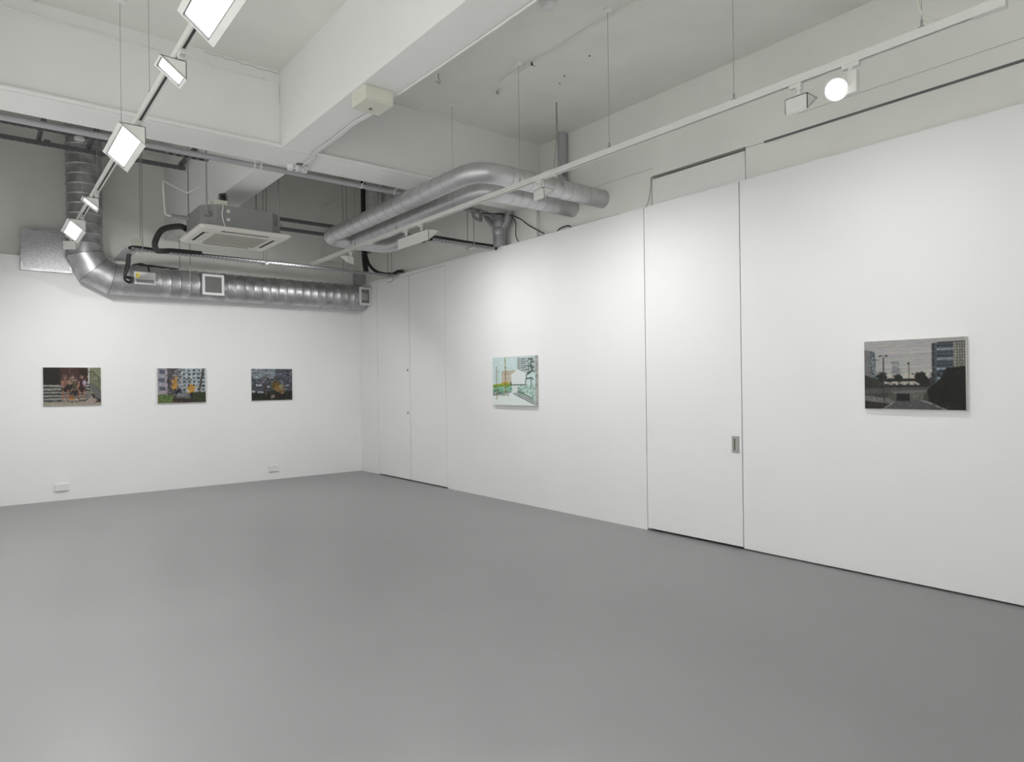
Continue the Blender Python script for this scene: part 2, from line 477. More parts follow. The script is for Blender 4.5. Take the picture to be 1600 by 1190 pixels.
def wedge_lamp(loc, rotz, long, power, label, group=None, lit=True, spread=160, aim=None):
    """wall washer: triangular housing whose slanted mouth looks towards local -x and down"""
    t = thing('wall_washer_lamp', label, 'track light', (0, 0, 0), group)
    if long:
        ax, bx_, h, ya, yb, drop = -.143, .012, .122, -.18, .50, .075
        stems = (0.0, .34)
    else:
        ax, bx_, h, ya, yb, drop = -.118, .008, .096, -.085, .055, .072
        stems = (0.0,)
    zt = -drop
    A, B, Cc = Vector((ax, 0, zt)), Vector((bx_, 0, zt)), Vector((bx_, 0, zt - h))
    nrm = Vector((-(A.z - Cc.z), 0, (A.x - Cc.x))).normalized()
    if nrm.z > 0: nrm = -nrm
    sl = (Cc - A); L = sl.length; sdir = sl.normalized()
    inset = .016
    # housing: shell walls with an open mouth
    hb = MB()
    A2, C2 = A - nrm * .018, Cc - nrm * .018
    th = .004
    hb.box(ax, bx_, ya, yb, zt - th, zt)                                    # top
    hb.box(bx_ - th, bx_, ya, yb, zt - h, zt)                               # back
    hb.prism([(A.x, A.z), (B.x, B.z), (Cc.x, Cc.z)], 'y', ya, ya + th)       # ends
    hb.prism([(A.x, A.z), (B.x, B.z), (Cc.x, Cc.z)], 'y', yb - th, yb)
    hb.build('housing', 'lamp_white', t)
    def quad_on_face(s0, s1, y0, y1, off, thick):
        p = [A + sdir * s0 + nrm * off, A + sdir * s1 + nrm * off, A + sdir * s1 + nrm * (off - thick), A + sdir * s0 + nrm * (off - thick)]
        return [(q.x, q.z) for q in p], y0, y1
    bw = .026 if long else .014
    fr = MB()
    sw, yw = (bw, bw * .4) if long else (bw * .7, bw * .6)
    for s0, s1, y0, y1 in ((0, sw, ya, yb), (L - sw * 1.25, L, ya, yb), (sw, L - sw * 1.25, ya, ya + yw), (sw, L - sw * 1.25, yb - yw, yb)):
        poly, a, b_ = quad_on_face(s0, s1, y0, y1, .003, .006)
        fr.prism(poly, 'y', a, b_)
    fr.build('mouth_frame', 'lamp_white', t)
    ed = MB()
    s0, s1, y0, y1 = sw, L - sw * 1.25, ya + yw, yb - yw
    e = .005
    for q in ((s0, s0 + e, y0, y1), (s1 - e, s1, y0, y1), (s0, s1, y0, y0 + e), (s0, s1, y1 - e, y1)):
        poly, a, b_ = quad_on_face(*q, .0, .012)
        ed.prism(poly, 'y', a, b_)
    ed.build('mouth_edge', 'lamp_edge', t)
    poly, a, b_ = quad_on_face(s0 + e, s1 - e, y0 + e, y1 - e, -.010, .002)
    MB().prism(poly, 'y', a, b_).build('diffuser', 'lamp_glow' if lit else 'lamp_reflector', t)
    if long:
        lv = MB()
        n = 22
        for k in range(1, n):
            y = y0 + (y1 - y0) * k / n
            poly, a, b_ = quad_on_face(s0 + e, s1 - e, y - .0012, y + .0012, -.001, .008)
            lv.prism(poly, 'y', a, b_)
        lv.build('louvre', 'lamp_reflector', t)['kind'] = 'stuff'
    for sy in stems:
        MB().cyl((0, sy, zt), (0, sy, -.020), .014, 14).build('stem', 'lamp_white', t, True)
        MB().cyl((0, sy, -.045), (0, sy, -.022), .0185, 16).build('swivel', 'lamp_white', t, True)
        MB().box(-.014, .014, sy - .055, sy + .018, -.022, .012).build('track_adapter', 'lamp_white', t)
    if lit:
        c = A + sdir * (L / 2) + nrm * .002 + Vector((0, (y0 + y1) / 2, 0))
        ln = nrm if aim is None else Vector((aim[0], 0, aim[1])).normalized()
        area_light('lamp_light', t, c, ln, (y1 - y0) * .9, (s1 - s0) * .8, power, (0, 1, 0), spread)
    t.location = loc
    t.rotation_euler = (0, 0, rotz)
    return t
TB = TZ0
PI = math.pi
WASH_DOWN = (-.34, -.94)
wedge_lamp((-4.44, -5.82, TB), 0, True, P_LEFT, 'long lit wall washer under the track, in front of the cross beam')
wedge_lamp((-4.44, -2.77, TB), 0, True, P_LEFT * .6, 'long lit wall washer in front of the ribbed riser duct')
wedge_lamp((-4.44, -8.10, TB), 0, True, P_LEFT, 'long brightly lit wall washer at the top edge of the track, widest glowing mouth')
wedge_lamp((-4.44, -11.3, TB), 0, True, P_REAR_FILL, 'added unseen long washer, fill light on the track behind the camera')  # added fill lamp, unseen behind the camera, brightens the whole room
wedge_lamp((-4.44, -7.02, TB), 0, False, P_LSHORT, 'short glaring wall washer between two long lit washers')
wedge_lamp((-4.44, -3.83, TB), 0, False, P_LSHORT, 'short glowing wall washer above the last long washer by the duct')
wedge_lamp((-4.44, -1.72, TB), math.radians(-122), False, P_BACKL, 'short washer at the track end turned to the duct wall', spread=150, aim=(-.55, -.83))
wedge_lamp((-1.43, -4.16, TB), PI, True, P_R3, 'long wall washer seen from behind below the silver pipes', aim=WASH_DOWN)
wedge_lamp((-1.43, -6.50, TB), PI, False, P_R2, 'short wall washer seen from behind in front of the silver pipes', aim=WASH_DOWN)
wedge_lamp((-1.43, -8.86, TB), PI, False, P_R1, 'short wall washer seen from behind beside the glaring round spotlight', aim=WASH_DOWN)
wedge_lamp((-1.43, -2.70, TB), math.radians(-58), False, P_BACKR, 'short washer at the far end of the track above the cable tray', spread=150, aim=(-.6, -.8))

# round spotlight facing the room
t = thing('round_spotlight', 'glaring round spotlight on a white gear box below the track', 'track light', (-1.43, -9.12, TB))
MB().box(-1.452, -1.408, -9.205, -9.145, 3.115, 3.245).build('gear_box', 'lamp_white', t, bevel=.008)
MB().cyl((-1.43, -9.165, 3.24), (-1.43, -9.165, TB - .002), .016, 14).build('stem', 'lamp_white', t, True)
MB().box(-1.445, -1.415, -9.215, -9.12, TB - .022, TB + .01).build('track_adapter', 'lamp_white', t)
hc = Vector((-1.445, -9.09, 3.165))
hd = Vector((-.84, -.40, -.33)).normalized()
MB().lathe(hc - hd * .05, hc + hd * .05, [(0, .03), (.02, .048), (.07, .062), (.088, .064), (.088, .058), (.075, .056)], 28).build('lamp_head', 'lamp_white', t, True)
MB().lathe(hc, hc + hd, [(.026, .055), (.029, .055)], 28).build('lens', 'lamp_glow', t, True)
MB().cyl((-1.43, -9.15, 3.165), hc, .016, 12).build('pivot', 'lamp_white', t, True)
o = area_light('lamp_light', t, (hc + hd * .04) - t.location, hd, .08, .08, P_SPOT, basis(hd)[0], 90)
o.data.shape = 'DISK'

# ------------------------------------------------------------------ ribbed metal duct
R = .212
DY = -.245
t = thing('ventilation_duct', 'ribbed galvanised air duct bending along the top of the white wall', 'duct', (-4.14, DY, 2.82))
def ribbed(a, b, pitch, r):
    a, b = Vector(a), Vector(b)
    L = (b - a).length
    prof = [(0, r)]
    n = int(L / pitch)
    for k in range(n):
        t0, t1 = L * k / n, L * (k + 1) / n
        prof += [(t0 + .004, r - .006), (t1 - .022, r - .001), (t1 - .012, r + .006), (t1 - .004, r + .004)]
    prof.append((L, r))
    return MB().lathe(a, b, prof, 40)
ribbed((-4.145, DY, BZ - .002), (-4.145, DY, 3.45), .128, R).build('riser_run', 'galvanised', t, True)
el = [Vector(p) for p in ((-4.145, DY, 3.45), (-4.145, DY, 3.335), (-4.045, DY, 3.13), (-3.835, DY, 3.025), (-3.72, DY, 3.025))]
rings = ring_list(el, R + .002, 40)
for i in range(4):
    MB().rings([list(rings[i]), list(rings[i + 1])]).build('elbow_segment', 'galvanised', t, True)
for i in (1, 2, 3):       # folded seams of the elbow
    c = el[i]
    outer = [c + (p - c) * 1.02 for p in rings[i]]
    nr = (el[i + 1] - el[i - 1]).normalized()
    MB().rings([[p - nr * .004 for p in outer], [p + nr * .004 for p in outer]]).build('elbow_seam', 'strut_steel', t, True)
MB().lathe((-3.72, DY, 3.025), (-3.25, DY, 3.025), [(0, R + .004), (.09, R + .004), (.1, R - .004), (.13, R - .004), (.135, R + .003), (.46, R + .003), (.47, R)], 40).build('smooth_sleeve', 'galvanised_sheet', t, True)
ribbed((-3.25, DY, 3.025), (-.30, DY, 3.025), .127, R).build('horizontal_run', 'galvanised', t, True)
MB().lathe((-.30, DY, 3.025), (-.06, DY, 3.025), [(0, R + .002), (.02, R + .002), (.21, R - .004), (.24, R - .004)], 40).build('end_cap', 'galvanised_sheet', t, True)
def grille(x0, x1, z0, z1, y, n):
    g = MB()
    fwid = .036
    g.box(x0, x1, y, y + .016, z0, z0 + fwid); g.box(x0, x1, y, y + .016, z1 - fwid, z1)
    g.box(x0, x0 + fwid, y, y + .016, z0 + fwid, z1 - fwid); g.box(x1 - fwid, x1, y, y + .016, z0 + fwid, z1 - fwid)
    f = g.build('grille_frame', 'grille_white', t)
    g2 = MB()
    for q in ((x0, x1, z0, z0 + .012), (x0, x1, z1 - .012, z1), (x0, x0 + .012, z0, z1), (x1 - .012, x1, z0, z1)):
        g2.box(q[0], q[1], y + .016, y + .037, q[2], q[3])
    g2.build('grille_neck', 'galvanised_sheet', f)
    MB().box(x0 + fwid - .02, x1 - fwid + .02, y + .030, y + .034, z0 + fwid - .02, z1 - fwid + .02).build('grille_back', 'dark_void', f)
    c = MB()
    for k in range(1, n):
        x = x0 + fwid + (x1 - x0 - 2 * fwid) * k / n
        z = z0 + fwid + (z1 - z0 - 2 * fwid) * k / n
        c.box(x - .0016, x + .0016, y + .006, y + .012, z0 + fwid, z1 - fwid)
        c.box(x0 + fwid, x1 - fwid, y + .004, y + .010, z - .0016, z + .0016)
    c.build('grille_bars', 'grey_box', f)['kind'] = 'stuff'
    MB().box(x0 + .01, x1 - .01, y + .037, DY, z0 + .01, z1 - .01).build('grille_collar', 'galvanised_sheet', f)
grille(-2.722, -2.420, 2.868, 3.172, -.50, 12)
grille(-.225, -.005, 2.88, 3.182, -.475, 9)
# square access panel on the wall beside the riser
t = thing('duct_cover_panel', 'square galvanised cover panel on the wall beside the riser duct', 'panel', (-4.56, -.1, 3.09))
MB().box(-4.815, -4.30, -.045, -.004, 3.11, 3.62).build('sheet', 'galvanised_sheet', t)
fr = MB()
fr.box(-4.84, -4.815, -.06, -.004, 3.085, 3.64); fr.box(-4.30, -4.275, -.06, -.004, 3.085, 3.64)
fr.box(-4.815, -4.30, -.06, -.004, 3.085, 3.112); fr.box(-4.815, -4.30, -.06, -.004, 3.618, 3.642)
fr.build('frame', 'galvanised', t)
# control box on the duct
t = thing('duct_control_box', 'grey electrical control box with yellow label on the duct', 'control box', (-3.47, -.5, 2.945))
MB().box(-3.600, -3.335, -.505, -.464, 2.946, 3.120).build('casing', 'grey_box', t, bevel=.004)
MB().box(-3.575, -3.355, -.5085, -.504, 2.968, 3.012).build('dark_panel', 'box_dark_panel', t)
MB().box(-3.578, -3.535, -.5085, -.504, 3.035, 3.100).build('yellow_label', 'yellow_label', t)
MB().box(-3.574, -3.562, -.5095, -.505, 3.055, 3.085).build('label_mark', 'lock_brass', t)
for k in range(4):
    MB().cyl((-3.515 + .026 * k, -.508, 3.045), (-3.515 + .026 * k, -.504, 3.045), .004, 8).build('knob', 'strut_hole', t)
MB().cyl((-3.337, -.486, 3.03), (-3.30, -.486, 3.03), .020, 18).build('motor_boss', 'galvanised_sheet', t, True)
for k in range(4):
    MB().cyl((-3.66 + .0, -.48, 2.965 + .025 * k), (-3.598, -.48, 2.965 + .025 * k), .009, 10).build('cable_gland', 'lock_brass', t, True)
def cable(pts, r, m, label, name='black_cable', group=None):
    return one(MB().tube(spline(pts, 7), r, 10), name, m, label, 'cable', group, True)
cable([(-3.76, -1.05, 3.25), (-3.76, -.98, 3.16), (-3.755, -.80, 3.07), (-3.73, -.60, 2.99), (-3.68, -.50, 2.965), (-3.64, -.48, 2.965)], .016, 'rubber', 'black cable dropping from the tray end to the glands of the control box')
cable([(-3.74, -1.05, 3.25), (-3.74, -.95, 3.10), (-3.74, -.70, 3.03), (-3.70, -.52, 3.03), (-3.64, -.48, 3.03)], .018, 'rubber', 'thick black cable looping from tray end into the control box side')
cable([(-3.40, -.42, 3.12), (-3.42, -.42, 3.21), (-3.50, -.40, 3.245), (-3.60, -.36, 3.22)], .013, 'rubber', 'short black cable arching over the top of the control box')
cable([(-3.52, -.30, 3.25), (-3.35, -.28, 3.25), (-3.15, -.25, 3.247), (-2.98, -.22, 3.245)], .014, 'rubber', 'black cable lying along the top of the duct')

# ------------------------------------------------------------------ rods holding the duct
t = thing('duct_hanger', 'thin steel rod hanging from the beam down to the duct face', 'hanger', (-2.88, -.475, 3.0))
MB().cyl((-2.88, -.475, 3.02), (-2.88, -.475, BH + .008), .006, 8).build('rod', 'wire', t)
MB().box(-2.905, -2.855, -.488, -.4635, 3.015, 3.035).build('clamp', 'galvanised', t)
t = thing('duct_hanger', 'thin steel rod behind the cable tray down to the duct top', 'hanger', (-2.98, -.30, 3.2))
MB().cyl((-2.98, -.30, 3.242), (-2.98, -.30, BH + .008), .006, 8).build('rod', 'wire', t)

# ------------------------------------------------------------------ air conditioner
ax0, ax1, ay0, ay1, az = -3.455, -2.470, -3.385, -2.410, 3.20
t = thing('air_conditioner', 'ceiling cassette air conditioner with grey casing and ivory grille panel', 'air conditioner', (-2.96, -2.9, az))
ch = .135
bx0, bx1, by0, by1 = ax0 + .045, ax1 - .075, ay0 + .05, ay1 - .05
octo = [(bx0 + ch, by0), (bx1 - ch, by0), (bx1, by0 + ch), (bx1, by1 - ch), (bx1 - ch, by1), (bx0 + ch, by1), (bx0, by1 - ch), (bx0, by0 + ch)]
MB().prism(octo, 'z', az + .03, 3.475).build('casing', 'ac_grey', t)
pm = MB()
c2 = .03
def chamf(x0, x1, y0, y1, c):
    return [(x0 + c, y0), (x1 - c, y0), (x1, y0 + c), (x1, y1 - c), (x1 - c, y1), (x0 + c, y1), (x0, y1 - c), (x0, y0 + c)]
lo = chamf(ax0 + .03, ax1 - .03, ay0 + .03, ay1 - .03, .02)
hi = chamf(ax0, ax1, ay0, ay1, .035)
pm.rings([[Vector((x, y, az)) for x, y in lo], [Vector((x, y, az + .022)) for x, y in hi], [Vector((x, y, az + .036)) for x, y in hi]])
pm.build('decor_panel', 'ac_ivory', t)
g0 = .20
gp = MB().box(ax0 + g0, ax1 - g0, ay0 + g0, ay1 - g0, az - .006, az + .004).build('intake_grille', 'ac_grille', t)
gf = MB()
q = .02
gf.box(ax0 + g0 - q, ax1 - g0 + q, ay0 + g0 - q, ay0 + g0, az - .008, az + .002); gf.box(ax0 + g0 - q, ax1 - g0 + q, ay1 - g0, ay1 - g0 + q, az - .008, az + .002)
gf.box(ax0 + g0 - q, ax0 + g0, ay0 + g0, ay1 - g0, az - .008, az + .002); gf.box(ax1 - g0, ax1 - g0 + q, ay0 + g0, ay1 - g0, az - .008, az + .002)
gf.build('grille_rim', 'ac_ivory', gp)
def slot(x0, x1, y0, y1):
    s_ = MB().box(x0, x1, y0, y1, az - .002, az + .002).build('air_slot', 'dark_void', t)
    lx, ly = x1 - x0, y1 - y0
    if lx > ly:
        MB().box(x0, x1, y0 + ly * .42, y1 - .004, az - .010, az - .001).build('louvre_flap', 'ac_ivory', s_)
    else:
        MB().box(x0 + lx * .42, x1 - .004, y0, y1, az - .010, az - .001).build('louvre_flap', 'ac_ivory', s_)
slot(ax0 + .24, ax1 - .24, ay0 + .085, ay0 + .145)
slot(ax0 + .24, ax1 - .24, ay1 - .145, ay1 - .085)
slot(ax0 + .085, ax0 + .145, ay0 + .24, ay1 - .24)
slot(ax1 - .145, ax1 - .085, ay0 + .24, ay1 - .24)
for x, y in ((bx0 + .045, by0 + .045), (bx1 - .045, by0 + .045), (bx0 + .045, by1 - .045), (bx1 - .045, by1 - .045)):
    MB().cyl((x, y, 3.34), (x, y, BZ), .0075, 8).build('hanging_rod', 'wire', t)
    MB().box(x - .03, x + .03, y - .03, y + .03, 3.345, 3.365).build('hanging_bracket', 'ac_grey', t)
    MB().cyl((x, y, 3.365), (x, y, 3.385), .014, 6).build('nut', 'wire', t)
eb = MB().box(-3.30, -3.16, by0 + .02, by0 + .14, 3.475, 3.53).build('terminal_box', 'ivory_plastic', t)
for k in range(5):
    x = -3.235 + .014 * k
    MB().tube(spline([(x, by0 + .05, 3.53), (x, by0 + .05, 3.60 + .004 * k), (x + .03, by0 + .09, 3.60), (x + .04, by0 + .10, 3.53)], 5), .005, 6).build('terminal_wire', 'rubber', eb, True)
MB().tube(spline([(-3.22, by0 + .02, 3.50), (-3.215, by0 - .012, 3.44), (-3.225, by0 - .012, 3.36), (-3.195, by0 - .012, 3.24)], 6), .006, 6).build('white_lead', 'cable_white', t, True)
for z in (3.40, 3.31):
    MB().box(-3.215 + .04, -3.18 + .04, by0 - .003, by0 + .001, z, z + .03).build('sticker', 'ivory_plastic', t)
MB().box(bx0 - .003, bx0 + .001, -3.02, -2.84, 3.31, 3.42).build('access_plate', 'ac_grey', t)
# pipes of the unit
t = thing('refrigerant_hose', 'thick black lagged hose curling from the air conditioner to the tray', 'hose', (-3.5, -2.2, 3.25))
MB().tube(spline([(bx0 - .002, -2.60, 3.33), (-3.47, -2.50, 3.37), (-3.60, -2.30, 3.35), (-3.63, -2.05, 3.25), (-3.56, -1.75, 3.21), (-3.45, -1.50, 3.25), (-3.30, -1.40, 3.285), (-2.95, -1.39, 3.29)], 8), .034, 14).build('lagging', 'rubber', t, True)
t = thing('drain_fitting', 'white thin drain pipe bent beside the air conditioner', 'pipe', (-3.6, -2.6, 3.4))
MB().tube(fillet([(bx0 - .002, -2.75, 3.42), (-3.66, -2.75, 3.42), (-3.68, -2.75, 3.80), (-3.40, -2.62, 3.74), (-3.30, -2.9, 3.78), (-3.27, -3.0, 3.60)], .03, 3), .011, 8).build('pipe', 'cable_white', t, True)
MB().cyl((-3.60, -2.75, 3.42), (-3.42, -2.75, 3.42), .024, 12).build('grey_sleeve', 'drain_pipe', t, True)

# ------------------------------------------------------------------ cable trays
def tray_run(parent, x0, x1, y0, y1, z, name='tray_length'):
    """perforated tray along x between x0 and x1, y0..y1 wide"""
    m = MB()
    m.box(x0, x1, y0, y1, z, z + .003)
    m.box(x0, x1, y0, y0 + .003, z, z + .028); m.box(x0, x1, y1 - .003, y1, z, z + .028)
    o = m.build(name, 'tray_steel', parent)
    h = MB()
    n = int((x1 - x0) / .05)
    for k in range(n):
        x = x0 + .02 + .05 * k
        h.box(x, x + .026, y0 - .0006, y0 + .0004, z + .008, z + .015)
        for yy in (.3, .7):
            h.box(x, x + .028, y0 + (y1 - y0) * yy - .004, y0 + (y1 - y0) * yy + .004, z - .0007, z + .0004)
    h.build('perforation', 'strut_hole', o)['kind'] = 'stuff'
    return o
TY, TRZ = -1.385, 3.245
t = thing('cable_tray', 'long perforated steel cable tray hung above the ribbed duct', 'cable tray', (-2, TY, TRZ))
tray_run(t, -3.78, -.04, TY - .05, TY + .05, TRZ)
# angled branch towards the riser
m = MB()
a, b2 = Vector((-3.78, TY, TRZ)), Vector((-3.86, -.52, TRZ))
m.add([(-3.83, TY - .05, TRZ), (-3.70, TY + .03, TRZ), (-3.70, -.47, TRZ), (-3.83, -.47, TRZ),
       (-3.83, TY - .05, TRZ + .004), (-3.70, TY + .03, TRZ + .004), (-3.70, -.47, TRZ + .004), (-3.83, -.47, TRZ + .004)],
      [(0, 3, 2, 1), (4, 5, 6, 7), (0, 1, 5, 4), (1, 2, 6, 5), (2, 3, 7, 6), (3, 0, 4, 7)])
m.box(-3.833, -3.830, TY - .05, -.47, TRZ, TRZ + .03)
m.build('tray_branch', 'tray_steel', t)
for x in (-3.66, -2.11, -.90, -.14):
    br = MB().box(x - .02, x + .02, TY - .075, TY + .075, TRZ - .018, TRZ - .001).build('hanger_bracket', 'tray_steel', t)
    for yy in (-.065, .065):
        MB().cyl((x, TY + yy, TRZ - .03), (x, TY + yy, BZ), .0055, 8).build('hanger_rod', 'wire', t)
MB().tube(spline([(-.14, TY - .06, TRZ - .02), (-.12, TY - .07, TRZ - .06), (-.15, TY - .08, TRZ - .09), (-.24, TY - .10, TRZ - .12)], 5), .004, 6).build('wire_tail', 'wire', t, True)
one(MB().box(-3.765, -3.655, TY - .03, TY + .045, TRZ + .030, 3.395), 'tray_box', 'ivory_plastic', 'small ivory switch box standing on the cable tray by the rods', 'box', bevel=.004)
cable([(-3.80, TY, TRZ + .02), (-3.72, TY - .038, TRZ + .035), (-3.3, TY - .036, TRZ + .026), (-2.6, TY - .03, TRZ + .026), (-1.2, TY - .02, TRZ + .024), (-.5, TY, TRZ + .022)], .018, 'rubber', 'black lagged pipe lying along the long cable tray', 'tray_cable')
cable([(-2.9, TY + .02, TRZ + .03), (-2.2, TY + .015, TRZ + .028), (-1.3, TY + .02, TRZ + .026), (-.6, TY + .03, TRZ + .024)], .017, 'galvanised_sheet', 'silver foil pipe lying in the long cable tray', 'tray_cable')
# black riser bundle by the corner
t = thing('cable_riser', 'black bundle of cables dropping from the ceiling beside the corner', 'cable', (-.50, -1.2, 3.28))
for k in range(4):
    dx, dy = .028 * (k % 2), .03 * (k // 2)
    MB().tube(spline([(-.515 + dx, -1.2 - dy, BZ), (-.515 + dx, -1.2 - dy, 4.2), (-.51 + dx, -1.2 - dy, 3.55), (-.50 + dx, -1.24 - dy, 3.30)], 6), .022, 10).build('lagged_cable', 'rubber', t, True)
MB().box(-.455, -.40, -1.30, -1.14, 3.60, BZ).build('steel_channel', 'galvanised', t)
MB().tube(spline([(-.47, -1.20, 3.62), (-.44, -1.25, 3.44), (-.36, -1.32, 3.32), (-.22, -1.36, 3.283), (-.08, -1.385, 3.295), (-.02, -1.43, 3.33), (.04, -1.50, 3.33)], 7), .024, 10).build('curved_cable', 'rubber', t, True)
# grey box in the corner under the tray
one(MB().box(-.07, .10, -.04, .10, 3.285, 3.50), 'wall_box', 'grey_pipe', 'grey electrical box in the corner above the duct end', 'box', bevel=.004)
# vertical insulated ducts beside the riser
t = thing('insulated_riser', 'pair of grey foil wrapped risers beside the black cable bundle', 'pipe', (-.35, -1.6, 3.6))
for x, y in ((-.62, -1.75), (-.36, -1.75)):
    MB().cyl((x, y, 3.72), (x, y, BZ), .10, 20).build('wrapped_pipe', 'foil', t, True)
    for k in range(7):
        MB().cyl((x, y, 3.8 + .2 * k), (x, y, 3.806 + .2 * k), .1015, 20).build('wrap_band', 'foil_seam', t, True)
# conduit on the back wall
t = thing('wall_conduit', 'white conduit bent down the old wall left of the black riser', 'conduit', (-.63, .09, 3.63))
MB().tube(fillet([(.02, .085, 3.64), (-.635, .085, 3.64), (-.635, .085, 4.60), (-.10, .085, 4.95)], .07, 5), .014, 10).build('pipe', 'old_plaster', t, True)
for p in ((-.635, 3.9), (-.635, 4.4), (-.40, 4.75)):
    MB().box(p[0] - .022, p[0] + .022, .066, .10, p[1] - .012, p[1] + .012).build('clip', 'beam_paint', t)

# ------------------------------------------------------------------ dark strut frames
t = thing('steel_support_grid', 'dark slotted steel support grid under the high ceiling by the riser duct', 'support grid', (-4.5, -1.5, CZ))
def strut(x0, x1, y0, y1, z, parent, name='strut'):
    o = MB().box(x0, x1, y0, y1, z, z + .045).build(name, 'strut_steel', parent)
    h = MB()
    if x1 - x0 > y1 - y0:
        n = int((x1 - x0) / .075)
        for k in range(n):
            x = x0 + .02 + .075 * k
            h.box(x, x + .04, y0 + .012, y1 - .012, z - .0008, z + .0004)
    else:
        n = int((y1 - y0) / .06)
        for k in range(n):
            y = y0 + .02 + .06 * k
            h.box(x0 + .012, x1 - .012, y, y + .03, z - .0008, z + .0004)
    if h.v: h.build('strut_slots', 'strut_hole', o)['kind'] = 'stuff'
    return o
strut(LX, -3.10, -1.80, -1.755, CZ, t)
strut(LX, -3.10, -1.235, -1.19, CZ, t)
for x in (-4.70, -4.20, -3.15):
    strut(x - .022, x + .022, -1.96, -1.16, CZ + .046, t, 'cross_strut')
for x in (-4.62, -3.95):
    MB().box(x - .03, x + .03, -1.235, -1.19, CZ + .045, CZ + .07).build('strut_clamp', 'strut_steel', t)
MB().cyl((-4.35, -1.77, CZ - .03), (-4.35, -1.77, CZ), .055, 20, .05).build('detector', 'white_plastic', t, True)
t = thing('strut_bracket', 'flat dark strut carrying the air conditioner rods', 'strut', (-3.5, -3.3, 3.95))
strut(-3.74, -3.33, by0 + .056, by0 + .136, 3.955, t)
MB().cyl((-3.70, by0 + .096, 4.0), (-3.70, by0 + .096, BZ), .006, 8).build('rod', 'wire', t)
t = thing('strut_rails', 'two dark horizontal struts between the air conditioner and silver pipes', 'strut', (-1.6, -1.4, 3.8))
strut(-2.70, -.90, -1.245, -1.20, 3.93, t)
strut(-2.70, -1.10, -1.245, -1.20, 3.79, t)
MB().box(-2.72, -2.70, -1.245, -1.20, 3.79, BZ).build('post', 'strut_steel', t)

# ------------------------------------------------------------------ silver insulated pipes
def silver_pipe(pts, r, rad, label, seams):
    t = thing('insulated_pipe', label, 'pipe', pts[0])
    P = fillet(pts, rad, 9)
    MB().tube(P, r, 28).build('foil_jacket', 'foil', t, True)
    for a, b, n in seams:
        a, b = Vector(a), Vector(b)
        d = (b - a).normalized()
        for k in range(n):
            c = a + (b - a) * ((k + .5) / n)
            tw = Vector((rnd.uniform(-.02, .02), rnd.uniform(-.02, .02), rnd.uniform(-.02, .02)))
            dd = (d + tw).normalized()
            MB().cyl(c - dd * .002, c + dd * .002, r + .0018, 28).build('tape_seam', 'foil_seam', t, True)
    return t
PZ = 3.53
silver_pipe([(UX - .001, -5.80, PZ), (-1.60, -5.80, PZ), (-1.60, -2.30, PZ - .02), (-1.10, -2.30, PZ - .03), (-.62, -2.32, PZ - .03), (-.50, -2.60, PZ + .10)], .098, .26,
            'silver lagged pipe, outer of the pair, leaving the wall and turning to the corner', [((-.1, -5.80, PZ), (-1.3, -5.80, PZ), 9), ((-1.60, -5.4, PZ), (-1.60, -2.6, PZ - .02), 14)])
silver_pipe([(UX - .001, -5.33, PZ), (-1.19, -5.33, PZ), (-1.19, -2.58, PZ - .02), (-1.19, -2.42, PZ - .03)], .103, .26,
            'silver lagged pipe, inner of the pair, nearer the cross beam end', [((-.1, -5.33, PZ), (-.9, -5.33, PZ), 7), ((-1.19, -4.9, PZ), (-1.19, -2.7, PZ - .02), 11)])
t = thing('pipe_hanger', 'twin dark wires looped from the ceiling around the outer silver pipe', 'hanger', (-.59, -5.8, PZ))
MB().tube([(-.585, -5.81, CZ), (-.588, -5.81, 4.15), (-.60, -5.905, PZ), ], .005, 6).build('wire', 'wire', t)
MB().tube([(-.580, -5.81, CZ), (-.570, -5.81, 4.15), (-.560, -5.70, PZ)], .005, 6).build('wire', 'wire', t)
MB().box(-.60, -.55, -5.912, -5.900, PZ + .10, PZ + .17).build('buckle', 'strut_steel', t)
# vertical grey riser on the upper wall
t = thing('wall_riser', 'grey octagonal riser pipe on the upper wall behind the silver pipes', 'pipe', (.05, -5.22, 3.4))
MB().cyl((.045, -5.225, 3.64), (.045, -5.225, CZ - .002), .058, 10).build('riser', 'grey_pipe', t)

# ------------------------------------------------------------------ drain stack and second tray
t = thing('drain_stack', 'cluster of grey drain pipes with branch collars above the white wall', 'pipe', (-.0, -4.1, 3.2))
dx0, dy0 = -.02, -4.10
MB().cyl((dx0, dy0, 2.95 + .33), (dx0, dy0, 3.44), .085, 22).build('stack_base', 'drain_pipe', t, True)
MB().lathe((dx0, dy0, 3.42), (dx0, dy0, 3.60), [(0, .085), (.04, .098), (.08, .096), (.10, .075), (.13, .085), (.18, .085)], 24).build('branch_body', 'drain_pipe', t, True)
MB().cyl((dx0, dy0, 3.56), (dx0, dy0, BH), .070, 20).build('stack_top', 'drain_pipe', t, True)
MB().lathe((dx0, dy0, 3.575), (dx0, dy0, 3.65), [(0, .098), (.03, .098), (.035, .084), (.045, .096), (.07, .094), (.075, .072)], 24).build('collar', 'drain_pipe', t, True)
MB().tube(fillet([(dx0, dy0, 3.46), (-.10, -3.98, 3.62), (-.12, -3.90, 3.74), (-.30, -3.86, 3.76)], .06, 4), .036, 14).build('branch_left', 'drain_pipe', t, True)
MB().tube(fillet([(dx0, dy0, 3.46), (.015, -4.22, 3.58), (.02, -4.25, BH)], .05, 4), .050, 14).build('branch_right', 'drain_pipe', t, True)
MB().tube(fillet([(-.62, -3.95, 3.735), (-.16, -3.95, 3.73), (-.10, -4.02, 3.69), (-.06, -4.08, 3.62)], .05, 4), .028, 12).build('waste_pipe', 'drain_pipe', t, True)
for x in (-.50, -.34, -.22):
    MB().cyl((x - .015, -3.95, 3.733), (x + .015, -3.95, 3.733), .035, 14).build('coupling', 'foil', t, True)
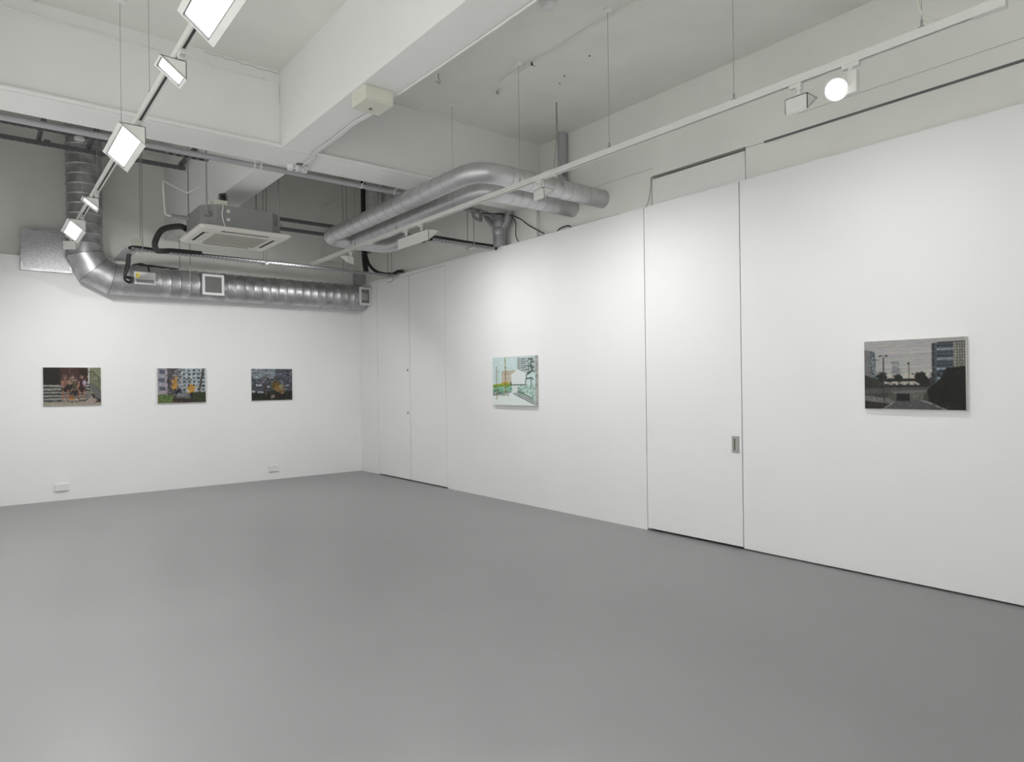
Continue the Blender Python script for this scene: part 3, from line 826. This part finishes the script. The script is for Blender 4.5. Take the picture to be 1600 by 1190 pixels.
MB().tube(fillet([(-.34, -3.95, 3.73), (-.34, -3.98, 3.63), (-.22, -3.98, 3.60), (-.22, -3.95, 3.72)], .04, 4), .022, 10).build('trap', 'drain_pipe', t, True)
t = thing('cable_tray', 'short perforated tray with black lagged pipe ending at the drain stack', 'cable tray', (-.5, -4.0, 3.26))
tray_run(t, -1.00, -.06, -4.05, -3.95, 3.245)
MB().box(-.43, -.38, -4.08, -3.92, 3.225, 3.243).build('hanger_bracket', 'tray_steel', t)
for y in (-4.07, -3.93):
    MB().cyl((-.405, y, 3.215), (-.405, y, BZ), .006, 8).build('hanger_rod', 'wire', t)
cable([(-1.12, -4.0, 3.235), (-1.05, -4.0, 3.275), (-.95, -4.0, 3.29), (-.5, -4.0, 3.285), (-.15, -4.0, 3.285), (.01, -4.0, 3.285)], .032, 'rubber', 'black lagged pipe on the short tray beside the drain stack', 'tray_cable')
cable([(-.25, -4.02, 3.69), (-.02, -4.22, 3.67), (.02, -4.45, 3.58), (.035, -4.62, 3.46), (.04, -4.80, 3.36), (.04, -4.90, 3.305)], .007, 'rubber', 'thin black cable sagging across the upper wall from drain stack to partition')
cable([(.05, -5.10, 3.285), (.05, -5.18, 3.322), (.05, -5.30, 3.326), (.05, -5.36, 3.29)], .007, 'rubber', 'short loop of black cable rising over the partition below the pipes')
cable([(.06, -4.26, 3.64), (.07, -4.32, 3.55), (.06, -4.33, 3.40), (.06, -4.38, 3.30)], .006, 'rubber', 'thin black cable hanging beside the drain stack')
cable([(.04, -4.5, 3.288), (.04, -5.0, 3.288), (.04, -5.6, 3.288), (.04, -6.1, 3.288)], .007, 'rubber', 'black cable lying along the top of the partition')
cable([(.07, -6.42, 3.284), (.08, -6.46, 3.36), (.10, -6.475, 3.50), (.10, -6.48, 3.60)], .004, 'seam_line', 'thin grey cord hanging at the edge of the pocket panel', 'thin_cord')

# ------------------------------------------------------------------ paintings
class Art:
    def __init__(self, w, h, bg, seed):
        self.w, self.h = w, h
        self.a = np.zeros((h, w, 3)); self.a[:] = self.c(bg)
        self.rng = np.random.default_rng(seed)
        yy, xx = np.mgrid[0:h, 0:w]
        self.u, self.vv = (xx + .5) / w, (yy + .5) / h
    def c(self, h):
        h = h.lstrip('#'); return np.array([int(h[i:i + 2], 16) / 255 for i in (0, 2, 4)])
    def put(self, mask, col, op=1.0, jit=.06):
        n = int(mask.sum())
        if not n: return self
        col = self.c(col)[None] * (1 + self.rng.normal(0, jit, (n, 1)))
        self.a[mask] = self.a[mask] * (1 - op) + col * op
        return self
    def rect(self, x0, y0, x1, y1, col, op=1.0, jit=.06):
        return self.put((self.u >= x0) & (self.u < x1) & (self.vv >= y0) & (self.vv < y1), col, op, jit)
    def poly(self, pts, col, op=1.0, jit=.06):
        m = np.zeros_like(self.u, bool)
        n = len(pts)
        for i in range(n):
            x0, y0 = pts[i]; x1, y1 = pts[(i + 1) % n]
            if y0 == y1: continue
            cr = ((self.vv < y0) != (self.vv < y1)) & (self.u < (x1 - x0) * (self.vv - y0) / (y1 - y0) + x0)
            m ^= cr
        return self.put(m, col, op, jit)
    def line(self, pts, wd, col, op=1.0, jit=.06):
        asp = self.h / self.w
        for (x0, y0), (x1, y1) in zip(pts[:-1], pts[1:]):
            dx, dy = x1 - x0, (y1 - y0) * asp
            L2 = dx * dx + dy * dy + 1e-12
            t = np.clip(((self.u - x0) * dx + (self.vv - y0) * asp * dy) / L2, 0, 1)
            d = np.hypot(self.u - x0 - t * dx, (self.vv - y0) * asp - t * dy)
            self.put(d < wd / 2, col, op, jit)
        return self
    def ell(self, cx, cy, rx, ry, col, op=1.0, jit=.08, rough=.0):
        ang = np.arctan2((self.vv - cy) / ry, (self.u - cx) / rx)
        ph = self.rng.uniform(0, 6.3, 4)
        rr = 1 + rough * (np.sin(5 * ang + ph[0]) + .7 * np.sin(9 * ang + ph[1]) + .5 * np.sin(14 * ang + ph[2]))
        return self.put(((self.u - cx) / rx) ** 2 + ((self.vv - cy) / ry) ** 2 < rr * rr, col, op, jit)
    def dabs(self, n, x0, y0, x1, y1, cols, l=(.02, .06), wd=.008, ang=(0, 3.14), op=.8):
        for _ in range(n):
            x, y = self.rng.uniform(x0, x1), self.rng.uniform(y0, y1)
            a = self.rng.uniform(*ang); L = self.rng.uniform(*l) / 2
            self.line([(x - L * math.cos(a), y - L * math.sin(a)), (x + L * math.cos(a), y + L * math.sin(a))], wd, cols[self.rng.integers(len(cols))], op)
        return self
    def brush(self, n, l=(.03, .08), wd=.012, var=.22, ang=(0, 3.14), box=(0, 0, 1, 1)):
        for _ in range(n):
            x, y = self.rng.uniform(box[0], box[2]), self.rng.uniform(box[1], box[3])
            px = self.a[min(self.h - 1, int(y * self.h)), min(self.w - 1, int(x * self.w))] * self.rng.uniform(1 - var, 1 + var)
            px = np.clip(px * (1 + self.rng.normal(0, .05, 3)), 0, 1)
            a = self.rng.uniform(*ang); L = self.rng.uniform(*l) / 2
            asp = self.h / self.w
            dx, dy = math.cos(a), math.sin(a)
            qx, qy = (self.u - x), (self.vv - y) * asp
            al, ac = qx * dx + qy * dy, -qx * dy + qy * dx
            m = (np.abs(al) < L) & (np.abs(ac) < wd / 2)
            self.a[m] = self.a[m] * .25 + px * .75
        return self
    def warp(self, amp=2.5, sc=9):
        h, w = self.h, self.w
        def field():
            g = self.rng.normal(0, 1, (h // sc + 3, w // sc + 3))
            yy, xx = np.arange(h) / sc, np.arange(w) / sc
            yi, xi = yy.astype(int), xx.astype(int)
            fy, fx = (yy - yi)[:, None], (xx - xi)[None]
            return (g[yi][:, xi] * (1 - fy) * (1 - fx) + g[yi + 1][:, xi] * fy * (1 - fx) + g[yi][:, xi + 1] * (1 - fy) * fx + g[yi + 1][:, xi + 1] * fy * fx)
        dx, dy = field() * amp, field() * amp
        yy, xx = np.mgrid[0:h, 0:w]
        self.a = self.a[np.clip(yy + dy, 0, h - 1).astype(int), np.clip(xx + dx, 0, w - 1).astype(int)]
        return self
    def blur(self, k=1):
        for _ in range(k):
            p = np.pad(self.a, ((1, 1), (1, 1), (0, 0)), mode='edge')
            self.a = (p[1:-1, 1:-1] * 2 + p[:-2, 1:-1] + p[2:, 1:-1] + p[1:-1, :-2] + p[1:-1, 2:]) / 6
        return self

def hang_painting(axis, c0, c1, z0, z1, depth, art, label, side='canvas_side'):
    """axis 'x': on the back wall from x=c0 to c1; axis 'y': on the door wall from y=c0 (image left) to c1"""
    w, h = art.w, art.h
    if axis == 'x':
        loc = ((c0 + c1) / 2, 0, z0)
    else:
        loc = (0, (c0 + c1) / 2, z0)
    t = thing('painting', label, 'painting', loc)
    if axis == 'x':
        MB().box(c0, c1, -depth, -.001, z0, z1).build('canvas', side, t, bevel=.003)
    else:
        MB().box(-depth, -.001, c0, c1, z0, z1).build('canvas', side, t, bevel=.003)
    e = .0025
    vs_, cols = [], []
    lin = np.clip(art.a, 0, 1)
    lin = np.where(lin <= .04045, lin / 12.92, ((lin + .055) / 1.055) ** 2.4)
    for j in range(h + 1):
        for i in range(w + 1):
            s_, z = c0 + (c1 - c0) * i / w, z1 + (z0 - z1) * j / h
            ee = e * (1 if c1 > c0 else -1)
            s_ = min(max(s_, min(c0, c1) + e), max(c0, c1) - e)
            z = min(max(z, z0 + e), z1 - e)
            vs_.append((s_, -depth - .0012, z) if axis == 'x' else (-depth - .0012, s_, z))
    fs_ = [(j * (w + 1) + i, (j + 1) * (w + 1) + i, (j + 1) * (w + 1) + i + 1, j * (w + 1) + i + 1) for j in range(h) for i in range(w)]
    me = bpy.data.meshes.new('painted_surface')
    L = Vector(loc)
    me.from_pydata([tuple(Vector(p) - L) for p in vs_], [], fs_)
    ca = me.color_attributes.new('paint', 'FLOAT_COLOR', 'CORNER')
    flat = np.ones((w * h, 4, 4), np.float32)
    flat[:, :, :3] = lin.reshape(-1, 1, 3)
    ca.data.foreach_set('color', flat.ravel())
    me.materials.append(MATS['oil_paint'])
    o = bpy.data.objects.new('painted_surface', me)
    COL.objects.link(o)
    o.parent = t
    return t

# 1: group on stone steps
A = Art(160, 124, '#3b2f2d', 1)
A.rect(0, 0, .28, .46, '#282624').rect(.28, 0, .76, .45, '#46302e').rect(.60, 0, .76, .25, '#35291f')
A.dabs(40, .30, 0, .62, .3, ['#57403c', '#5c3330', '#8a7b72', '#3a2624'], ang=(1.3, 1.8))
A.rect(.79, 0, 1, .70, '#7d8268').dabs(60, .80, 0, 1, .6, ['#8b8f6e', '#666c55', '#9a9b80', '#4f5746'])
A.rect(.765, 0, .795, .42, '#b8b4b0')
A.line([(.77, .11), (.84, .11), (1, .30)], .016, '#3a322c').line([(.77, .43), (.85, .43), (1, .66)], .014, '#332d29')
for k in range(7): A.line([(.80 + .03 * k, .13 + .03 * k), (.80 + .03 * k, .44 + .035 * k)], .008, '#453d36')
for k in range(6):
    y = .45 + .088 * k
    A.rect(0, y, .78, y + .055, '#8b8a84', jit=.1).rect(0, y + .055, .80, y + .09, '#33312f', jit=.12)
A.rect(0, .93, 1, 1, '#9b937f', jit=.1)
A.poly([(.76, .44), (.86, .42), (1, .70), (1, .85), (.9, .80)], '#63625f').poly([(.68, .68), (.78, .66), (.86, .80), (.76, .86)], '#6d6e6c')
for x, y, tc, lc in ((.375, .25, '#7a5a48', '#8d6252'), (.50, .23, '#7d6a60', '#4a3f44'), (.535, .33, '#4d4a35', '#595352'), (.655, .25, '#3c272b', '#8f6859')):
    A.ell(x, y, .028, .050, '#96796c', rough=.15).ell(x, y - .035, .030, .03, '#54494a')
    A.ell(x, y + .17, .066, .12, tc, rough=.18)
    A.line([(x - .05, y + .10), (x - .055, y + .27), (x + .02, y + .30)], .018, '#a57f70').line([(x + .045, y + .12), (x + .04, y + .28)], .016, '#946f60')
    A.ell(x + .005, y + .33, .075, .07, '#2c2523', rough=.15)
    A.line([(x - .045, y + .36), (x - .025, y + .46), (x - .05, y + .58)], .030, lc).line([(x + .04, y + .36), (x + .05, y + .47), (x + .025, y + .58)], .028, lc)
A.ell(.70, .40, .035, .07, '#aaa5b3', rough=.25).ell(.44, .50, .06, .06, '#241f1e', rough=.2)
A.rect(.44, .74, .52, .85, '#95632f', jit=.15).ell(.83, .90, .085, .11, '#9a8c86', rough=.18).rect(.30, .84, .60, .87, '#a89a86', jit=.2)
A.dabs(90, .28, .26, .76, .85, ['#b7978a', '#4a322c', '#241f1d', '#c8b8a8', '#6c4a3d', '#3a2d2c'], l=(.01, .04), op=.7)
A.warp(.8, 7).brush(260, (.02, .06), .008, .22, (-.25, .25)).brush(160, (.015, .04), .008, .3, box=(.28, .2, .78, .9))
A.blur(1)
hang_painting('x', -4.614, -3.948, 1.284, 1.805, .024, A, 'painting of a group sitting on stone steps, on the duct wall')
# 2: blocks of flats, yellow leaves
A = Art(160, 124, '#6f7074', 2)
A.rect(0, 0, .20, .75, '#9a949b', jit=.1)
for k in range(3): A.rect(.03, .04 + .24 * k, .15, .16 + .24 * k, '#565a66', jit=.2)
A.rect(.48, 0, 1, .68, '#a9b4b8', jit=.1)
for i in range(5):
    for j in range(6):
        A.rect(.52 + .1 * i, .03 + .11 * j, .57 + .1 * i, .09 + .11 * j, ['#3f444a', '#56616b', '#2e3236'][(i + j) % 3], jit=.2)
A.rect(.20, 0, .38, .9, '#4d4a4b', jit=.2)
A.dabs(160, .18, 0, .66, .9, ['#3a383c', '#8d8f95', '#565a5f', '#c2c6c8', '#2c2c30', '#6f6b78'], l=(.04, .12))
A.dabs(50, .66, 0, .95, .6, ['#3b3531', '#c9d0d2', '#4c443c', '#8f9aa0'], l=(.04, .10))
A.line([(.95, 0), (.88, .5), (.86, .8)], .05, '#4c463f', .9).line([(.22, .35), (.30, .8), (.42, 1)], .04, '#3b322f')
A.ell(.34, .47, .062, .15, '#c08a35', rough=.12, jit=.18).ell(.37, .27, .02, .10, '#a98b62').ell(.69, .60, .085, .13, '#b98d44', rough=.15, jit=.2)
A.ell(.41, .65, .075, .09, '#1f2530', rough=.1).ell(.72, .77, .07, .07, '#242a33', rough=.1).ell(.46, .50, .04, .08, '#8f8b95', rough=.2)
A.rect(0, .76, .32, 1, '#56683c', jit=.2).rect(.70, .70, 1, 1, '#333d29', jit=.22).rect(.30, .86, .74, 1, '#3a2f2b', jit=.2)
A.dabs(110, 0, .74, .34, 1, ['#6f8348', '#415230', '#8c9a63', '#2f3a24'], l=(.02, .05)).dabs(70, .3, .75, 1, 1, ['#2a3022', '#4a4038', '#5b654a', '#232320'], l=(.03, .07))
A.dabs(36, .28, .35, .76, .72, ['#c9953f', '#9a6a2a', '#c7b07a', '#2c2a2c'], l=(.01, .03)).dabs(40, .2, .05, .62, .75, ['#8a8d96', '#3c3a40', '#b3b8bd', '#5b5764'], l=(.06, .14), wd=.014)
A.warp(1.2, 8).brush(420, (.02, .06), .009, .25).blur(1)
hang_painting('x', -3.240, -2.577, 1.284, 1.800, .030, A, 'painting of pale flats with two yellow leafy shapes and green grass')
# 3: dark foliage
A = Art(160, 124, '#494c52', 3)
A.rect(0, 0, .55, .3, '#8a9498', jit=.15).rect(.62, 0, 1, .7, '#4b4d57', jit=.15).rect(0, .7, 1, 1, '#232820', jit=.2)
A.dabs(240, 0, 0, 1, .7, ['#343438', '#6d7079', '#2a2b2f', '#8b93a0', '#4d5058', '#5b6062', '#3c3e3a'], l=(.04, .13))
A.rect(.10, .48, .24, .54, '#b4b7c4').rect(.02, .68, .08, .74, '#b0b3bf').rect(.14, .70, .28, .75, '#b3b5c0').rect(.36, .54, .43, .59, '#b7bac4').rect(.84, .51, .93, .55, '#a9adba')
A.ell(.52, .14, .08, .10, '#7f8b8a', rough=.2, op=.7)
A.line([(.30, .3), (.34, .75), (.40, .95)], .06, '#4a4038', .9)
A.ell(.58, .52, .09, .16, '#6b5326', rough=.18, jit=.2).ell(.64, .62, .08, .10, '#8d6a3a', rough=.2).ell(.74, .68, .075, .12, '#7e6240', rough=.2).ell(.72, .58, .05, .08, '#8b8b6c', rough=.2)
A.rect(.36, .78, .80, 1, '#241f1e', jit=.2).dabs(100, 0, .72, 1, 1, ['#2f3a2a', '#1b1e1a', '#46583f', '#3a3a36'], l=(.03, .08))
A.line([(.72, .78), (.76, .76)], .022, '#d9a98a').ell(.50, .86, .04, .06, '#8a7d70', rough=.2)
A.dabs(30, .46, .35, .84, .8, ['#8f6531', '#3d2f1c', '#a8824c', '#232220'], l=(.02, .04)).dabs(70, 0, 0, 1, .6, ['#7d8790', '#2b2c30', '#9aa3ad', '#4a4d52'], l=(.05, .14), wd=.012)
A.warp(1.8, 8).brush(520, (.025, .08), .012, .32).blur(1)
hang_painting('x', -1.894, -1.233, 1.287, 1.798, .024, A, 'dark painting of tangled foliage and ochre leaves, nearest the corner')
# 4: pale drawing of hexagon and tower
A = Art(140, 102, '#cfe0dd', 4)
A.rect(0, 0, 1, .75, '#c9dcdb', jit=.02).dabs(60, 0, 0, .7, .5, ['#d6e5e3', '#bcd2d2', '#c4d9d9'], l=(.1, .2), wd=.03, op=.4)
A.rect(0, .62, .22, .72, '#d3dbd2').poly([(0, .78), (.38, .73), (1, .97), (1, 1), (0, 1)], '#e3ebe7', jit=.02)
A.rect(.60, .03, .66, .30, '#9fa5a0').rect(.66, .03, 1, .34, '#b9c6c4')
for k in range(6): A.rect(.67, .05 + .045 * k, .79, .068 + .045 * k, '#70787b', jit=.2)
A.rect(.22, .28, .58, .55, '#c6bcab', jit=.05)
for k in range(6): A.line([(.22, .31 + .04 * k), (.58, .31 + .04 * k)], .004, '#a0978a')
for k in range(7): A.line([(.24 + .045 * k, .28), (.24 + .045 * k, .54)], .003, '#aea594')
A.poly([(.0, .57), (.2, .55), (.30, .50), (.44, .55), (.46, .60), (0, .63)], '#b9a64a', jit=.12).poly([(0, .575), (.46, .56), (.46, .62), (0, .64)], '#7d9a38', jit=.12)
A.poly([(0, .63), (.46, .60), (.46, .72), (0, .76)], '#8fbaa4', jit=.12).dabs(50, 0, .6, .48, .76, ['#4f8a66', '#a7cfc0', '#6e9a50', '#2f5a48'], l=(.02, .06))
A.line([(0, .69), (.15, .69), (.16, .75)], .012, '#2c302e').line([(0, .79), (.3, .74), (.44, .72)], .022, '#848b88').dabs(40, 0, .74, .42, .8, ['#5b6163', '#a9b0ae', '#3e4446'], l=(.02, .05))
A.poly([(.60, .26), (.80, .35), (.79, .58), (.46, .58), (.45, .37)], '#dde4e2', jit=.015).line([(.45, .58), (.80, .58)], .010, '#4c5a52').line([(.44, .52), (.45, .59)], .02, '#2d4038')
A.poly([(.48, .60), (.60, .60), (.58, .77), (.47, .74)], '#d6dedb').poly([(.60, .62), (1, .55), (1, .88), (.60, .74)], '#bcd3c9', jit=.06)
A.dabs(60, .60, .60, .98, .84, ['#5b8a6c', '#3f6650', '#d5e4dc', '#2c4a3c'], l=(.02, .07)).line([(.58, .74), (.98, .92)], .03, '#9aa09c').line([(.50, .75), (.98, .97)], .014, '#565c60').line([(.60, .70), (.95, .86)], .014, '#3d5a48')
for pts in ([(.86, .06), (.92, .08), (.90, .14), (.95, .12)], [(.84, .22), (.93, .20), (.88, .16)], [(.82, .34), (.94, .30), (.90, .24), (.96, .22)], [(.80, .38), (.88, .34)], [(.78, .55), (.79, .46), (.92, .44), (.95, .48)], [(.90, .44), (.91, .62)], [(.80, .38), (.80, .45)]):
    A.line(pts, .014, '#25332d')
A.dabs(30, .80, .05, .98, .35, ['#23302b', '#44544c'], l=(.02, .05), wd=.01)
A.line([(.09, .19), (.10, .87)], .013, '#7d6f34').line([(.31, .02), (.32, .78)], .015, '#857233').line([(.135, .27), (.14, .55)], .008, '#7d8786')
for y in (.22, .31, .37, .45, .55, .63, .70): A.line([(.29, y), (.345, y)], .008, '#6f6536')
A.blur(1)
hang_painting('y', -3.942, -4.796, 1.230, 1.846, .040, A, 'pale turquoise and white painting of a hexagon and tower', 'canvas_side_stained')
# 5: grey underpass
A = Art(160, 122, '#a3a19f', 5)
for k in range(90):
    y = A.rng.uniform(0, .5); A.line([(A.rng.uniform(0, .8), y), (A.rng.uniform(.2, 1), y + A.rng.uniform(-.01, .01))], .008, ['#98979a', '#afadaa', '#8c8b8d', '#b5b2ac'][k % 4], .35)
A.rect(0, .55, 1, 1, '#3d3d3a', jit=.1).rect(.18, .48, .66, .60, '#b3aea4', jit=.04)
A.rect(0, .13, .07, .55, '#706f6e').poly([(.07, .14), (.12, .18), (.13, .58), (.07, .55)], '#5b6468', jit=.25)
A.dabs(40, .07, .17, .12, .52, ['#2f3638', '#9fa9ac'], l=(.01, .03), ang=(1.2, 1.9))
A.poly([(.29, .31), (.37, .30), (.375, .60), (.295, .62)], '#7b7b7c', jit=.05)
A.rect(.69, .07, 1, .68, '#4e555b', jit=.1).rect(.69, .07, .72, .62, '#3b3a3c').rect(.70, .06, 1, .085, '#3b3b3c')
for j in range(11):
    for i in range(9):
        A.rect(.735 + .018 * i, .10 + .045 * j, .747 + .018 * i, .125 + .045 * j, ['#22262a', '#9aa6ae', '#30363c'][(i * 3 + j) % 3], jit=.2)
A.rect(.89, .07, 1, .42, '#8e8c84', jit=.15)
for i in range(5):
    A.line([(.90 + .022 * i, .08), (.90 + .022 * i, .42)], .006, '#3f3e3a')
for j in range(9): A.line([(.89, .10 + .037 * j), (1, .10 + .037 * j)], .005, '#4a4844')
A.rect(.16, .56, .66, .61, '#2d2c2b').rect(.2, .60, .62, .63, '#aaa49a').line([(.12, .67), (.62, .66)], .012, '#222220')
for x in (.27, .33, .40, .47, .54): A.rect(x, .635, x + .035, .65, '#b8b1a4')
A.poly([(0, .50), (.14, .56), (.16, .68), (0, .70)], '#33342f', jit=.15)
for x, y, rx, ry in ((.19, .52, .055, .06), (.27, .58, .03, .03), (.36, .55, .042, .055), (.58, .55, .062, .085), (.62, .62, .05, .07)):
    A.ell(x, y, rx, ry, '#22241f', rough=.08).line([(x, y), (x, .70)], .007, '#22221f')
A.poly([(0, .70), (.65, .68), (.66, .76), (0, .78)], '#4f4e4b', jit=.12).poly([(.28, .74), (.64, .72), (.60, .80), (.33, .82)], '#6c6b6a')
A.rect(.34, .77, .47, .88, '#1c1b1b').poly([(.47, .78), (.62, .73), (.60, .87), (.48, .88)], '#5d5c57', jit=.15).poly([(.26, .76), (.34, .78), (.32, .90), (.24, .84)], '#4c4c46')
A.poly([(0, .80), (.26, .84), (.30, .88), (.26, .92), (0, .88)], '#6b6969', jit=.1).poly([(0, .88), (.28, .92), (.20, 1), (0, 1)], '#2c2b27', jit=.15)
A.poly([(.32, .88), (.60, .87), (.84, 1), (.20, 1)], '#515052', jit=.12).line([(.32, .88), (.20, 1)], .012, '#8a8782').line([(.59, .87), (.66, .90), (.82, 1)], .014, '#8f8c86')
A.poly([(.64, .72), (.78, .55), (.82, .42), (1, .40), (1, 1), (.86, 1), (.66, .88)], '#181a17', jit=.15)
A.dabs(90, .68, .45, 1, 1, ['#12140f', '#242821', '#1b1e1c', '#2d3129'], l=(.02, .05))
A.brush(200, (.02, .05), .008, .2, box=(0, .45, 1, 1)).brush(120, (.05, .12), .008, .06, (-.1, .1), (0, 0, .7, .5))
A.line([(.205, .23), (.21, .90)], .013, '#3a3a38').line([(.168, .225), (.24, .225)], .020, '#3a3b3a').ell(.205, .235, .028, .02, '#8f908e')
A.line([(.465, .34), (.465, .66)], .009, '#2f2f2e').ell(.462, .34, .012, .014, '#2f2f2e')
A.blur(1)
hang_painting('y', -8.619, -9.289, 1.278, 1.788, .036, A, 'grey painting of an underpass, lamp posts and tower block, right of the pull-handle door')
